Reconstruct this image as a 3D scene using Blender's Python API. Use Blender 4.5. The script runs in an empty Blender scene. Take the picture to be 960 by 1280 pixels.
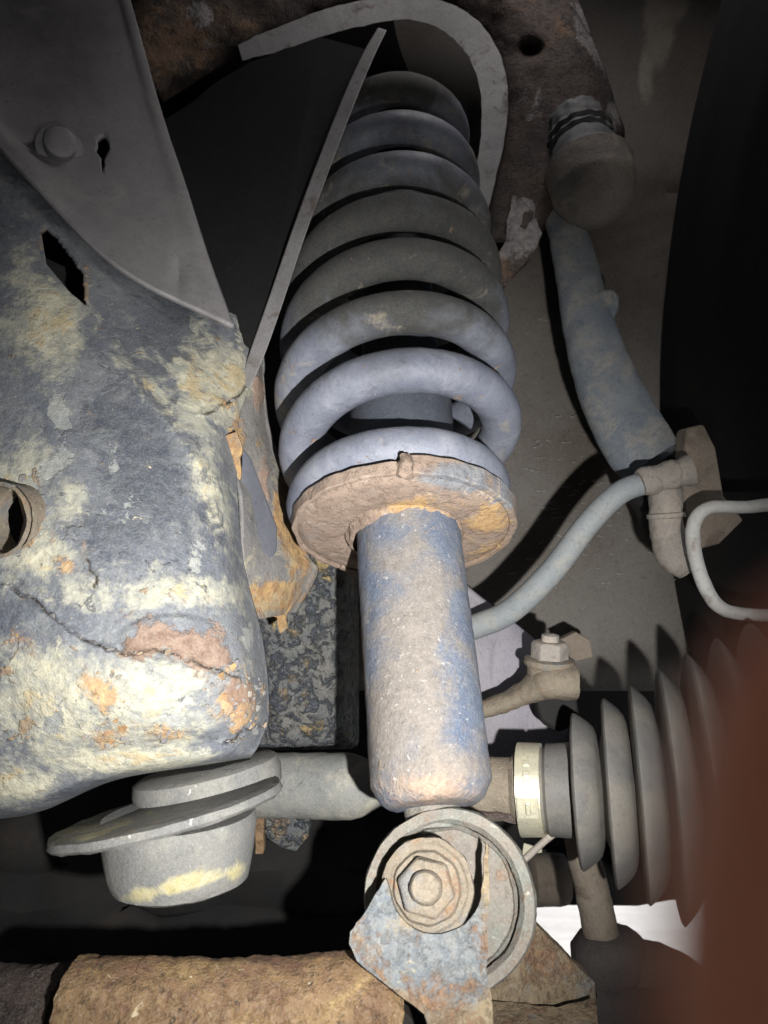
import bpy, bmesh, math, random
from mathutils import Vector, Matrix, noise
random.seed(7)
S = bpy.context.scene
COL = S.collection
R = math.radians
# ---------------------------------------------------------------- camera
F = 962.0; PITCH = R(25); CAM = Vector((0, 0, .25))
RT = Vector((1, 0, 0)); UP = Vector((0, -math.sin(PITCH), math.cos(PITCH))); FW = Vector((0, math.cos(PITCH), math.sin(PITCH)))
cd = bpy.data.cameras.new('camera'); cam = bpy.data.objects.new('camera', cd); COL.objects.link(cam); S.camera = cam
cam.location = CAM; cam.rotation_euler = (R(90) + PITCH, 0, 0)
cd.sensor_fit = 'VERTICAL'; cd.sensor_height = 36; cd.lens = 36 * F / 1280
cd.clip_start = .002; cd.clip_end = 400
cd.dof.use_dof = True; cd.dof.focus_distance = .47; cd.dof.aperture_fstop = cd.lens / 2.1
# ---------------------------------------------------------------- world, sun, lamp, exposure
SUN_EL, SUN_AZ = R(58), R(15)
w = bpy.data.worlds.new('World'); S.world = w; w.use_nodes = True
nt = w.node_tree; bg = nt.nodes['Background']
sky = nt.nodes.new('ShaderNodeTexSky'); sky.sky_type = 'NISHITA'; sky.sun_disc = False
sky.sun_elevation = SUN_EL; sky.sun_rotation = SUN_AZ
nt.links.new(sky.outputs[0], bg.inputs[0]); bg.inputs[1].default_value = .07
sl = bpy.data.lights.new('sun', 'SUN'); sl.energy = 4.5; sl.angle = R(.5); sl.color = (1, .96, .9)
so = bpy.data.objects.new('sun', sl); COL.objects.link(so)
sd = Vector((math.sin(SUN_AZ) * math.cos(SUN_EL), math.cos(SUN_AZ) * math.cos(SUN_EL), math.sin(SUN_EL)))
so.rotation_euler = sd.to_track_quat('Z', 'Y').to_euler()
def P(px, py, d):
    return CAM + FW * d + RT * ((px - 480) / F * d) - UP * ((py - 640) / F * d)
def V(dx, dy, dz=0):                      # direction: right, down, away
    return (RT * dx - UP * dy + FW * dz).normalized()
def proj(p):
    q = p - CAM; z = q.dot(FW); return 480 + F * q.dot(RT) / z, 640 - F * q.dot(UP) / z, z
# the hand torch beside the lens
TORCH = CAM + RT * .055 - UP * .05 + FW * .035
tl = bpy.data.lights.new('torch', 'SPOT'); tl.energy = 21; tl.spot_size = R(79); tl.spot_blend = 1.; tl.shadow_soft_size = .004; tl.color = (1, .985, .96)
to = bpy.data.objects.new('torch', tl); COL.objects.link(to); to.location = TORCH
to.rotation_euler = (TORCH - P(405, 805, .45)).to_track_quat('Z', 'Y').to_euler()
dl = bpy.data.lights.new('daylight_fill', 'AREA'); dl.energy = .5; dl.shape = 'DISK'; dl.size = .18; dl.color = (1, .95, .95)   # added fill lamp standing in for daylight above the wheel
do = bpy.data.objects.new('daylight_fill', dl); COL.objects.link(do); do.location = P(690, -390, .62)
do.rotation_euler = (do.location - P(430, 150, .66)).to_track_quat('Z', 'Y').to_euler()
S.view_settings.view_transform = 'Standard'; S.view_settings.look = 'None'; S.view_settings.exposure = .35; S.view_settings.gamma = 1
S.render.engine = 'CYCLES'

# ---------------------------------------------------------------- materials
class NT:
    def __init__(s, m): s.t = m.node_tree; s.n = s.t.nodes
    def node(s, typ, **kw):
        n = s.n.new(typ)
        for k, v in kw.items():
            if k == 'ins':
                for a, b in v.items():
                    if hasattr(b, 'is_output'): s.t.links.new(b, n.inputs[a])
                    else: n.inputs[a].default_value = b
            else: setattr(n, k, v)
        return n
    def math(s, op, a, b=0., c=0., clamp=False):
        return s.node('ShaderNodeMath', operation=op, use_clamp=clamp, ins={0: a, 1: b, 2: c}).outputs[0]
    def noise(s, co, sc, det=6, rough=.6, dist=0., off=0.):
        if off: co = s.node('ShaderNodeVectorMath', operation='ADD', ins={0: co, 1: (off, off * 1.7, -off)}).outputs[0]
        return s.node('ShaderNodeTexNoise', ins={'Vector': co, 'Scale': sc, 'Detail': det, 'Roughness': rough, 'Distortion': dist}).outputs[0]
    def mix(s, f, a, b):
        n = s.node('ShaderNodeMix', data_type='RGBA')
        for i, v in ((0, f), (6, a), (7, b)):
            if hasattr(v, 'is_output'): s.t.links.new(v, n.inputs[i])
            else: n.inputs[i].default_value = v if i == 0 else (*v[:3], 1)
        return n.outputs[2]
    def step(s, v, th, soft):
        return s.node('ShaderNodeMapRange', interpolation_type='SMOOTHSTEP', ins={0: v, 1: th - soft, 2: th + soft, 3: 0., 4: 1.}).outputs[0]
MATS = {}
def mat(name, c1, c2, layers=(), sc=25, rough=.75, metal=0., bump=.35, grain=900, grain_h=.25, spec=.4, seed=0., pits=0., stretch=None, go=.14):
    """weathered surface: two-tone ground colour under a list of stains / coats, each with its own noise edge.
    layer = dict(c1, c2, sc, th, soft, attr, aw, rough, h, det, dist)"""
    m = bpy.data.materials.new(name); m.use_nodes = True; t = NT(m); b = t.n['Principled BSDF']
    co = t.node('ShaderNodeTexCoord').outputs['Object']
    if stretch: co = t.node('ShaderNodeMapping', ins={'Vector': co, 'Scale': stretch}).outputs[0]
    f = t.step(t.noise(co, sc, 6, .62, .4, seed + 1.3), .5, .22)
    col = t.mix(f, c1, c2)
    fine = t.noise(co, sc * 9, 5, .7, 0, seed + 5.1)
    rg = t.math('MULTIPLY_ADD', fine, .25, rough - .12)
    hgt = t.math('MULTIPLY', t.noise(co, sc * 4.5, 6, .72, .2, seed + 2.2), .7)
    shared = (t.noise(co, sc * 5, 4, .7, .5, seed + 3.1), fine)
    for i, L in enumerate(layers):
        n = t.noise(co, L.get('sc', 30), L.get('det', 5.5), L.get('nr', .62), L.get('dist', .6), seed + 7.7 * (i + 1))
        if 'attr' in L:
            a = t.node('ShaderNodeAttribute', attribute_name=L['attr']).outputs['Fac']
            n = t.math('MULTIPLY_ADD', a, L.get('aw', .5), n)
        mask = t.step(n, L['th'], L.get('soft', .03))
        v = shared[i % 2]
        lc = t.mix(t.step(v, .5, .18), L['c1'], L.get('c2', L['c1']))
        op = L.get('op', 1.)
        mm = t.math('MULTIPLY', mask, op)
        col = t.mix(mm, col, lc)
        rg = t.math('ADD', t.math('MULTIPLY', rg, t.math('SUBTRACT', 1., mm)), t.math('MULTIPLY', mm, L.get('rough', .9)))
        hgt = t.math('MULTIPLY_ADD', mask, L.get('h', .0), hgt)
    gr = t.noise(co, grain, 3, .6, 0, seed)
    if go: col = t.mix(t.math('MULTIPLY', t.step(gr, .56, .12), go), col, (.42, .39, .34))
    col = t.mix(t.math('MULTIPLY', t.step(t.noise(co, grain * .35, 4, .75, 0, seed + 9),   .39, -.10), .32), col, (.03, .027, .024))
    hgt = t.math('MULTIPLY_ADD', gr, grain_h, hgt)
    if pits:
        hgt = t.math('MULTIPLY_ADD', t.step(t.noise(co, 170, 5, .7, .4, seed + 4), .42, .10), pits, hgt)
    bp = t.node('ShaderNodeBump', ins={'Strength': 1., 'Distance': bump * .004, 'Height': hgt})
    t.t.links.new(col, b.inputs['Base Color']); t.t.links.new(rg, b.inputs['Roughness']); t.t.links.new(bp.outputs[0], b.inputs['Normal'])
    b.inputs['Metallic'].default_value = metal; b.inputs['Specular IOR Level'].default_value = spec
    MATS[name] = m; return m
RUST = dict(c1=(.20, .075, .03), c2=(.36, .20, .09)); RUSTD = dict(c1=(.10, .045, .028), c2=(.19, .09, .05))
OCH = dict(c1=(.42, .30, .13), c2=(.30, .19, .08)); CRM = dict(c1=(.42, .38, .25), c2=(.33, .32, .25))
DUST = dict(c1=(.30, .25, .20), c2=(.36, .32, .27))
rail_m = mat('corroded_rail', (.068, .078, .100), (.14, .148, .158), [
    dict(c1=(.20, .205, .19), c2=(.13, .14, .145), sc=75, th=.56, soft=.08, op=.55, nr=.74, dist=.4),
    dict(c1=(.335, .325, .25), c2=(.215, .22, .20), sc=46, th=.69, soft=.09, attr='cream', aw=.42, h=.08, op=.9, dist=.2, nr=.74),
    dict(c1=(.44, .42, .32), c2=(.36, .34, .25), sc=80, th=.79, soft=.08, attr='cream', aw=.38, h=.12, op=.85, dist=.2, nr=.74),
    dict(c1=(.38, .27, .12), c2=(.36, .30, .18), sc=62, th=.83, soft=.06, attr='cream', aw=.34, h=.15, op=.7, dist=.25, nr=.7),
    dict(c1=(.046, .054, .072), c2=(.078, .086, .10), sc=46, th=.70, soft=.07, attr='dark', aw=.36, h=-.1, rough=.5, dist=.6, nr=.7, op=.9),
    dict(c1=(.20, .21, .21), c2=(.26, .265, .245), sc=44, th=.69, soft=.02, attr='grey', aw=.27, h=-.15, rough=.65, dist=.2, nr=.7, op=.92),
    dict(c1=(.24, .13, .06), c2=(.38, .26, .12), sc=50, th=.72, soft=.08, attr='rust', aw=.33, h=.3, op=.85, dist=.2, nr=.72),
    dict(c1=(.13, .075, .052), c2=(.22, .155, .115), sc=60, th=.70, soft=.05, attr='brick', aw=.33, h=.3, dist=.2, nr=.72, op=.92),
    dict(c1=(.17, .105, .06), c2=(.30, .20, .10), sc=40, th=.655, soft=.02, h=.35, op=.75, nr=.72, dist=.5),
    dict(c1=(.10, .11, .125), c2=(.14, .145, .15), sc=52, th=.66, soft=.015, h=.4, rough=.5, op=.8, nr=.7, dist=.5),
    dict(c1=(.03, .02, .015), sc=60, th=.9, soft=.08, attr='crack', aw=.6, op=.9),
    dict(c1=(.06, .055, .05), sc=120, th=.66, soft=.05, op=.6, nr=.75),
    dict(c1=(.55, .54, .48), c2=(.48, .38, .22), sc=170, th=.70, soft=.03, h=.2, op=.8)], sc=18, rough=.62, bump=.42)
plate_m = mat('undercoated_plate', (.21, .20, .205), (.145, .14, .145), [dict(c1=(.085, .08, .08), sc=60, th=.64, soft=.04, op=.5, nr=.75), dict(c1=(.25, .24, .225), sc=14, th=.58, soft=.12, op=.4, nr=.74), dict(c1=(.22, .21, .21), sc=30, th=.63, soft=.05, op=.6), dict(**RUSTD, sc=60, th=.74, soft=.03, op=.7)], sc=9, go=.05, rough=.55, bump=.12, grain_h=.12)
spring_m = mat('painted_spring', (.095, .105, .14), (.145, .157, .195), [
    dict(c1=(.20, .21, .245), c2=(.26, .265, .29), sc=26, th=.58, soft=.14, op=.55, nr=.74),
    dict(c1=(.030, .030, .027), c2=(.046, .045, .038), sc=24, th=.72, soft=.22, attr='coil_shade', aw=.5, op=.93), dict(c1=(.22, .13, .08), c2=(.3, .2, .13), sc=75, th=.665, soft=.02, h=-.3, op=.8, nr=.72), dict(c1=(.26, .225, .165), sc=26, th=.63, soft=.07, op=.65, nr=.76), dict(c1=(.07, .075, .09), sc=70, th=.68, soft=.05, op=.6),
    dict(c1=(.5, .5, .5), sc=190, th=.72, soft=.02, op=.7)], sc=14, go=.05, rough=.52, bump=.22, spec=.45)
tube_m = mat('damper_tube', (.062, .085, .135), (.10, .122, .16), [
    dict(c1=(.145, .126, .108), c2=(.19, .165, .142), sc=34, th=.60, soft=.18, attr='dust', aw=.36, h=.1, op=.92, dist=.6, nr=.72),
    dict(c1=(.22, .15, .11), c2=(.31, .23, .165), sc=60, th=.80, soft=.14, attr='rust', aw=.42, h=.3, dist=.8, nr=.72, op=.85),
    dict(c1=(.07, .08, .10), sc=140, th=.64, soft=.06, op=.55, nr=.75),
    dict(c1=(.42, .27, .13), c2=(.46, .38, .28), sc=110, th=.70, soft=.04, h=.3, op=.75), dict(c1=(.45, .43, .4), sc=320, th=.66, soft=.05, op=.5)], sc=30, rough=.8, bump=.45)
seat_m = mat('rusty_seat', (.24, .18, .14), (.17, .12, .092), [
    dict(c1=(.12, .125, .14), c2=(.17, .175, .185), sc=40, th=.68, soft=.10, attr='paint', aw=.5, dist=.6, nr=.72),
    dict(c1=(.36, .235, .10), c2=(.30, .18, .085), sc=55, th=.80, soft=.11, attr='och', aw=.42, h=.5),
    dict(c1=(.34, .28, .22), sc=70, th=.64, soft=.06, op=.7), dict(c1=(.06, .03, .02), sc=90, th=.70, soft=.03, op=.8)], sc=40, rough=.88, bump=.32, pits=.4)
rust_m = mat('heavy_rust', (.12, .065, .032), (.20, .125, .055), [
    dict(c1=(.36, .26, .11), c2=(.25, .165, .07), sc=34, th=.60, soft=.14, op=.8, h=.1, nr=.72), dict(c1=(.09, .04, .022), c2=(.14, .065, .035), sc=50, th=.60, soft=.10, h=-.2, nr=.74), dict(c1=(.045, .03, .02), sc=100, th=.63, soft=.06, h=-.3, nr=.76),
    dict(c1=(.5, .42, .28), sc=130, th=.68, soft=.035, op=.85)], sc=35, rough=.65, bump=.45, pits=.4, spec=.5)
rustdark_m = mat('dark_rust', (.040, .029, .026), (.062, .042, .034), [
    dict(c1=(.12, .062, .036), c2=(.17, .11, .065), sc=34, th=.66, soft=.10, h=.2, attr='rust', aw=.36, nr=.72),
    dict(c1=(.16, .155, .16), c2=(.3, .27, .26), sc=40, th=.74, soft=.06, attr='chip', aw=.45, h=.2, nr=.74),
    dict(c1=(.02, .018, .018), sc=26, th=.60, soft=.08, h=-.2, nr=.72)], sc=24, rough=.85, bump=.6, pits=.3)
ear_m = mat('bracket_ear', (.21, .165, .10), (.165, .12, .075), [
    dict(c1=(.10, .115, .13), c2=(.155, .163, .162), sc=45, th=.62, soft=.12, attr='paint', aw=.5, dist=.7, nr=.7),
    dict(c1=(.12, .065, .04), c2=(.20, .12, .065), sc=80, th=.63, soft=.08, attr='rust', aw=.2, h=.3, nr=.74),
    dict(c1=(.35, .30, .2), sc=110, th=.67, soft=.04, op=.7), dict(c1=(.05, .04, .03), sc=140, th=.66, soft=.04, op=.7)], sc=30, rough=.85, bump=.5, pits=.4)
eye_m = mat('dusty_eye', (.175, .155, .13), (.135, .12, .105), [dict(c1=(.15, .17, .15), sc=40, th=.58, soft=.10, op=.7), dict(c1=(.15, .095, .06), c2=(.2, .135, .09), sc=60, th=.62, soft=.08, h=.3, nr=.72), dict(c1=(.08, .07, .06), sc=130, th=.64, soft=.05, op=.7, nr=.75), dict(c1=(.38, .34, .29), sc=160, th=.68, soft=.03, op=.7)], sc=35, rough=.9, bump=.5)
rubber_m = mat('dusty_rubber', (.10, .105, .11), (.13, .13, .13), [dict(c1=(.19, .175, .15), sc=30, th=.60, soft=.1, op=.55), dict(c1=(.3, .29, .27), sc=240, th=.70, soft=.02, op=.7)], sc=20, go=.05, rough=.7, bump=.1, grain_h=.1)
sleeve_m = mat('blue_black_sleeve', (.045, .052, .07), (.06, .068, .085), [dict(c1=(.10, .10, .11), sc=40, th=.62, soft=.08, op=.6)], sc=30, rough=.6, bump=.2, go=.05)
boot_m = mat('boot_rubber', (.085, .083, .08), (.105, .10, .095), [dict(c1=(.15, .135, .11), sc=26, th=.56, soft=.12, op=.6), dict(c1=(.25, .235, .21), sc=260, th=.72, soft=.02, op=.5)], sc=14, go=.05, rough=.62, bump=.06, grain_h=.08)
greyrub_m = mat('chalky_rubber', (.105, .108, .108), (.15, .148, .138), [dict(c1=(.30, .265, .13), c2=(.32, .30, .20), sc=44, th=.74, soft=.12, attr='cream', aw=.5, nr=.7), dict(c1=(.36, .25, .16), sc=70, th=.80, soft=.07, attr='rust', aw=.5), dict(c1=(.20, .195, .17), sc=30, th=.62, soft=.12, op=.6), dict(c1=(.5, .5, .47), sc=150, th=.69, soft=.025, op=.8)], sc=25, rough=.85, bump=.3)
tubegrey_m = mat('grey_shaft', (.12, .125, .125), (.165, .165, .15), [dict(c1=(.30, .28, .22), sc=40, th=.58, soft=.09, op=.7), dict(c1=(.11, .13, .17), sc=55, th=.64, soft=.06, op=.8)], sc=30, rough=.75, bump=.3)
shaft_m = mat('rusty_shaft', (.14, .115, .085), (.185, .155, .115), [dict(c1=(.14, .065, .03), c2=(.22, .13, .065), sc=60, th=.60, soft=.09, op=.75, nr=.72), dict(c1=(.12, .13, .14), sc=40, th=.60, soft=.08, op=.7), dict(c1=(.07, .055, .04), sc=130, th=.65, soft=.05, op=.7, nr=.75)], sc=40, rough=.85, bump=.5)
clamp_m = mat('zinc_clamp', (.62, .58, .42), (.5, .48, .38), [dict(c1=(.35, .31, .22), sc=60, th=.63, soft=.06, op=.7)], sc=60, rough=.38, metal=.55, bump=.1)
knuck_m = mat('knuckle_paint', (.095, .115, .14), (.145, .16, .175), [dict(c1=(.22, .205, .175), c2=(.27, .25, .215), sc=36, th=.56, soft=.12, op=.8, h=.1, nr=.72), dict(c1=(.08, .10, .14), sc=60, th=.64, soft=.05, op=.8), dict(c1=(.42, .36, .27), sc=150, th=.71, soft=.03, op=.7)], sc=26, rough=.72, bump=.35)
hose_m = mat('rubber_hose', (.16, .18, .195), (.20, .215, .22), [dict(c1=(.26, .25, .22), sc=30, th=.60, soft=.1, op=.7)], sc=20, rough=.7, bump=.1)
fit_m = mat('dusty_fitting', (.24, .215, .19), (.19, .17, .15), [dict(**DUST, sc=50, th=.58, soft=.08, op=.7)], sc=40, rough=.85, bump=.35)
pale_m = mat('pale_line', (.42, .42, .40), (.34, .33, .31), [dict(c1=(.25, .22, .2), sc=50, th=.64, soft=.05)], sc=40, rough=.6, bump=.2)
liner_m = mat('sprayed_liner', (.19, .178, .163), (.15, .135, .12), [dict(c1=(.105, .083, .066), sc=5, th=.55, soft=.12, op=.8), dict(c1=(.24, .22, .2), sc=420, th=.64, soft=.04, op=.6), dict(c1=(.03, .025, .02), sc=190, th=.69, soft=.02, op=.8),
    dict(c1=(.36, .33, .28), c2=(.3, .27, .22), sc=12, th=.82, soft=.12, attr='pale', aw=.6)], sc=7, rough=.9, bump=.3, grain=700, grain_h=.5)
dark_m = mat('underbody_black', (.012, .012, .013), (.017, .016, .015), [dict(c1=(.03, .024, .019), sc=14, th=.62, soft=.08, op=.7)], sc=10, rough=.8, bump=.3, spec=.2, go=0)
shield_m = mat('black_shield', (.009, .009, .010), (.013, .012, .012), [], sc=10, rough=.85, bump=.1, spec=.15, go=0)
shim_m = mat('rim_edge', (.22, .215, .22), (.17, .165, .165), [dict(c1=(.12, .10, .09), sc=40, th=.62, soft=.06)], sc=30, rough=.6, bump=.15)
grease_m = mat('greasy_casting', (.08, .09, .10), (.14, .135, .12), [dict(c1=(.045, .052, .066), sc=130, th=.52, soft=.06, rough=.18, h=.4), dict(c1=(.25, .19, .11), c2=(.17, .12, .08), sc=60, th=.62, soft=.05, rough=.5, h=.3), dict(c1=(.36, .27, .12), c2=(.28, .2, .09), sc=55, th=.82, soft=.04, attr='rust', aw=.5, h=.5)], sc=35, rough=.4, bump=1.3, spec=.6)
purple_m = mat('dull_crossplate', (.20, .19, .225), (.25, .235, .25), [dict(c1=(.14, .135, .165), sc=30, th=.60, soft=.1, op=.7)], sc=22, rough=.75, bump=.25, stretch=(1.6, 1.6, .6))
gus_m = mat('gusset_steel', (.12, .12, .125), (.17, .16, .15), [dict(c1=(.20, .11, .05), c2=(.36, .235, .10), sc=46, th=.72, soft=.09, attr='rust', aw=.45, h=.3, dist=.3, nr=.74), dict(c1=(.22, .14, .10), c2=(.27, .2, .16), sc=40, th=.74, soft=.08, attr='brick', aw=.5, h=.4),
    dict(c1=(.34, .31, .20), c2=(.22, .2, .15), sc=45, th=.60, soft=.08, op=.8, nr=.74)], sc=26, rough=.8, bump=.5)
smooth_m = mat('slate_web', (.085, .09, .11), (.105, .11, .13), [dict(c1=(.3, .28, .22), sc=80, th=.68, soft=.04, op=.7)], sc=14, go=.05, rough=.6, bump=.1)
tyre_m = mat('tyre_rubber', (.014, .014, .015), (.02, .019, .018), [], sc=20, rough=.8, bump=.15, spec=.2, go=0)
brown_m = mat('brown_dust_metal', (.16, .13, .10), (.20, .165, .13), [dict(c1=(.11, .085, .065), sc=40, th=.6, soft=.08)], sc=40, rough=.85, bump=.25)
darkboot_m = mat('dark_dust_boot', (.05, .042, .042), (.07, .06, .055), [], sc=40, go=.05, rough=.85, bump=.3)
ground_m = mat('pale_concrete', (.60, .585, .565), (.52, .50, .48), [dict(c1=(.40, .38, .36), sc=2.5, th=.60, soft=.1, op=.6), dict(c1=(.3, .28, .26), sc=40, th=.64, soft=.05, op=.5)], sc=1.2, rough=.9, bump=.6, grain=60)
leaf_m = mat('leaf_green', (.12, .19, .03), (.2, .26, .05), [], sc=6, rough=.6, bump=.1)
skin = bpy.data.materials.new('skin'); skin.use_nodes = True; t = NT(skin); b = t.n['Principled BSDF']
co = t.node('ShaderNodeTexCoord').outputs['Object']
t.t.links.new(t.mix(t.step(t.noise(co, 90, 6), .5, .2), (.66, .20, .10), (.74, .27, .15)), b.inputs['Base Color'])
b.inputs['Roughness'].default_value = .6; b.inputs['Subsurface Weight'].default_value = .4; b.inputs['Subsurface Radius'].default_value = (.01, .003, .002); b.inputs['Subsurface Scale'].default_value = .3

# ---------------------------------------------------------------- object helpers
def tag(o, label=None, cat=None, group=None, kind=None):
    for k, v in (('label', label), ('category', cat), ('group', group), ('kind', kind)):
        if v: o[k] = v
    return o
def thing(name, loc, label, cat, group=None):
    o = bpy.data.objects.new(name, None); COL.objects.link(o); o.location = loc; o.empty_display_size = .02
    return tag(o, label, cat, group)
def base_of(o):
    v = Vector((0, 0, 0))
    while o: v += o.location; o = o.parent
    return v
class M:                                 # mesh collector in place coordinates
    def __init__(s): s.v = []; s.f = []; s.a = {}
    def add(s, vs, fs, attrs=None):
        k = len(s.v); s.v += [Vector(v) for v in vs]; s.f += [tuple(i + k for i in f) for f in fs]
        if attrs:
            for n, l in attrs.items():
                s.a.setdefault(n, {}).update({k + i: x for i, x in enumerate(l)})
        return s
    def rough(s, amp, sc, seed=0):
        me = bpy.data.meshes.new('t'); me.from_pydata(s.v, [], s.f); me.update()
        for i, vv in enumerate(me.vertices):
            p = s.v[i]; q = p * sc + Vector((seed, seed, seed))
            s.v[i] = p + vv.normal * amp * (noise.fractal(q, 1., 2., 4))
        bpy.data.meshes.remove(me); return s
    def build(s, name, m, parent=None, smooth=True, solid=0, bevel=0, sub=0, auto=40, off=-1):
        o_base = base_of(parent) if parent else Vector((0, 0, 0))
        me = bpy.data.meshes.new(name); me.from_pydata([v - o_base for v in s.v], [], s.f); me.update()
        for n, d in s.a.items():
            at = me.attributes.new(n, 'FLOAT', 'POINT')
            arr = [d.get(i, 0.) for i in range(len(s.v))]; at.data.foreach_set('value', arr)
        bm = bmesh.new(); bm.from_mesh(me); bmesh.ops.recalc_face_normals(bm, faces=bm.faces)
        if smooth:
            for f in bm.faces: f.smooth = True
            for e in bm.edges:
                if len(e.link_faces) == 2 and e.calc_face_angle(0) > R(auto): e.smooth = False
        bm.to_mesh(me); bm.free()
        me.materials.append(m)
        o = bpy.data.objects.new(name, me); COL.objects.link(o); o.parent = parent
        if solid:
            md = o.modifiers.new('Solidify', 'SOLIDIFY'); md.thickness = solid; md.offset = off
        if bevel:
            md = o.modifiers.new('Bevel', 'BEVEL'); md.width = bevel; md.segments = 2; md.limit_method = 'ANGLE'; md.angle_limit = R(35)
        if sub:
            md = o.modifiers.new('Subdivision', 'SUBSURF'); md.levels = md.render_levels = sub
        return o
def cr(a, b, c, d, t):
    return .5 * ((2 * b) + (c - a) * t + (2 * a - 5 * b + 4 * c - d) * t * t + (3 * b - a - 3 * c + d) * t ** 3)
def spline(pts, n):                      # catmull-rom through tuples
    pts = [Vector(p) for p in pts]; q = [2 * pts[0] - pts[1]] + pts + [2 * pts[-1] - pts[-2]]; out = []
    k = len(pts) - 1
    for i in range(n + 1):
        x = i / n * k; j = min(int(x), k - 1); out.append(cr(q[j], q[j + 1], q[j + 2], q[j + 3], x - j))
    return out
def frames(c):
    T = [(c[min(i + 1, len(c) - 1)] - c[max(i - 1, 0)]).normalized() for i in range(len(c))]
    n = T[0].orthogonal().normalized(); out = []
    for i, tt in enumerate(T):
        n = (n - tt * n.dot(tt)).normalized(); out.append((tt, n, tt.cross(n)))
    return out
def sweep(mb, pts, n=40, seg=18, flat=1., up=None, cap=True, attr=None, rmod=None):
    """pts: (px, py, depth, width_px); round (or flattened) bar"""
    sp = spline([(a, b, c, d) for a, b, c, d in pts], n)
    c = [P(q[0], q[1], q[2]) for q in sp]; rr = [q[3] / 2 * q[2] / F for q in sp]
    vs = []; fs = []; fr = frames(c)
    for i in range(n + 1):
        t_, a, b = fr[i]
        if up is not None:               # flattened along 'up'
            b = (up - t_ * up.dot(t_)).normalized(); a = b.cross(t_)
        r = rr[i]
        for k in range(seg):
            an = 2 * math.pi * k / seg; m_ = rmod(i / n, an) if rmod else 1
            vs.append(c[i] + (a * math.cos(an) + b * math.sin(an) * flat) * r * m_)
    for i in range(n):
        for k in range(seg):
            fs.append((i * seg + k, i * seg + (k + 1) % seg, (i + 1) * seg + (k + 1) % seg, (i + 1) * seg + k))
    if cap:
        fs += [tuple(range(seg))[::-1], tuple(range(n * seg, n * seg + seg))]
    at = {attr[0]: [attr[1](*proj(v)) for v in vs]} if attr else None
    return mb.add(vs, fs, at)
def lathe(mb, o, ax, prof, seg=48, attr=None, u=None, rmod=None, cap=True):
    """prof: (distance along axis, radius)"""
    ax = ax.normalized(); u = (u or ax.orthogonal()); u = (u - ax * u.dot(ax)).normalized(); v = ax.cross(u)
    vs = []; fs = []
    for s, r in prof:
        for k in range(seg):
            an = 2 * math.pi * k / seg; m_ = rmod(s, an) if rmod else 1
            vs.append(o + ax * s + (u * math.cos(an) + v * math.sin(an)) * max(r, 1e-5) * m_)
    n = len(prof)
    for i in range(n - 1):
        for k in range(seg):
            fs.append((i * seg + k, i * seg + (k + 1) % seg, (i + 1) * seg + (k + 1) % seg, (i + 1) * seg + k))
    if cap: fs += [tuple(range(seg))[::-1], tuple(range((n - 1) * seg, n * seg))]
    at = {nm: [fn(*proj(q)) for q in vs] for nm, fn in attr.items()} if attr else None
    return mb.add(vs, fs, at)
def fine(prof, step):                    # subdivide a lathe profile
    out = [prof[0]]
    for a, b in zip(prof, prof[1:]):
        n = max(1, int(math.hypot(b[0] - a[0], b[1] - a[1]) / step))
        out += [(a[0] + (b[0] - a[0]) * i / n, a[1] + (b[1] - a[1]) * i / n) for i in range(1, n + 1)]
    return out
def slab(mb, poly, depth, thick, push=None, ragged=0, attr=None, cuts=0):
    """a plate: outline in picture terms, depth a number or f(px,py); real thickness away from the viewer"""
    if ragged:
        out = []
        for i, a in enumerate(poly):
            b = poly[(i + 1) % len(poly)]; L = math.hypot(b[0] - a[0], b[1] - a[1]); n = max(1, int(L / 7))
            for k in range(n):
                x = a[0] + (b[0] - a[0]) * k / n; y = a[1] + (b[1] - a[1]) * k / n
                j = ragged * noise.noise(Vector((x * .06, y * .06, 3))) if k else 0
                out.append((x + j, y + j))
        poly = out
    df = depth if callable(depth) else (lambda x, y: depth)
    fr = [P(x, y, df(x, y)) for x, y in poly]; d = push or FW
    n = len(fr); vs = fr + [p + d * thick for p in fr]
    bm = bmesh.new(); bv = [bm.verts.new(p) for p in vs]
    f1 = bm.faces.new(bv[:n]); f2 = bm.faces.new(bv[n:][::-1])
    for i in range(n): bm.faces.new((bv[i], bv[n + i], bv[n + (i + 1) % n], bv[(i + 1) % n]))
    bmesh.ops.triangulate(bm, faces=[f1, f2])
    if cuts: 
        for _ in range(cuts): bmesh.ops.subdivide_edges(bm, edges=[e for e in bm.edges if e.calc_length() > .006], cuts=1, use_grid_fill=False)
        bmesh.ops.triangulate(bm, faces=[f for f in bm.faces if len(f.verts) > 4])
    bm.verts.index_update()
    vv = [v.co.copy() for v in bm.verts]; ff = [tuple(v.index for v in f.verts) for f in bm.faces]; bm.free()
    at = {nm: [fn(*proj(q)) for q in vv] for nm, fn in attr.items()} if attr else None
    return mb.add(vv, ff, at)
def blobs(*bl):                          # stain map: sum of soft ellipses (x, y, rx, ry, strength[, angle])
    def f(x, y, z=0):
        s = 0
        for q in bl:
            a = R(q[5]) if len(q) > 5 else 0; dx, dy = x - q[0], y - q[1]
            u = (dx * math.cos(a) + dy * math.sin(a)) / q[2]; v_ = (-dx * math.sin(a) + dy * math.cos(a)) / q[3]
            e = u * u + v_ * v_
            if e < 4: s = max(s, q[4] * math.exp(-e * 1.2))
        return s
    return f
def inpoly(x, y, poly):
    c = False; j = len(poly) - 1
    for i in range(len(poly)):
        a, b = poly[i], poly[j]
        if (a[1] > y) != (b[1] > y) and x < (b[0] - a[0]) * (y - a[1]) / (b[1] - a[1]) + a[0]: c = not c
        j = i
    return c
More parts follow.
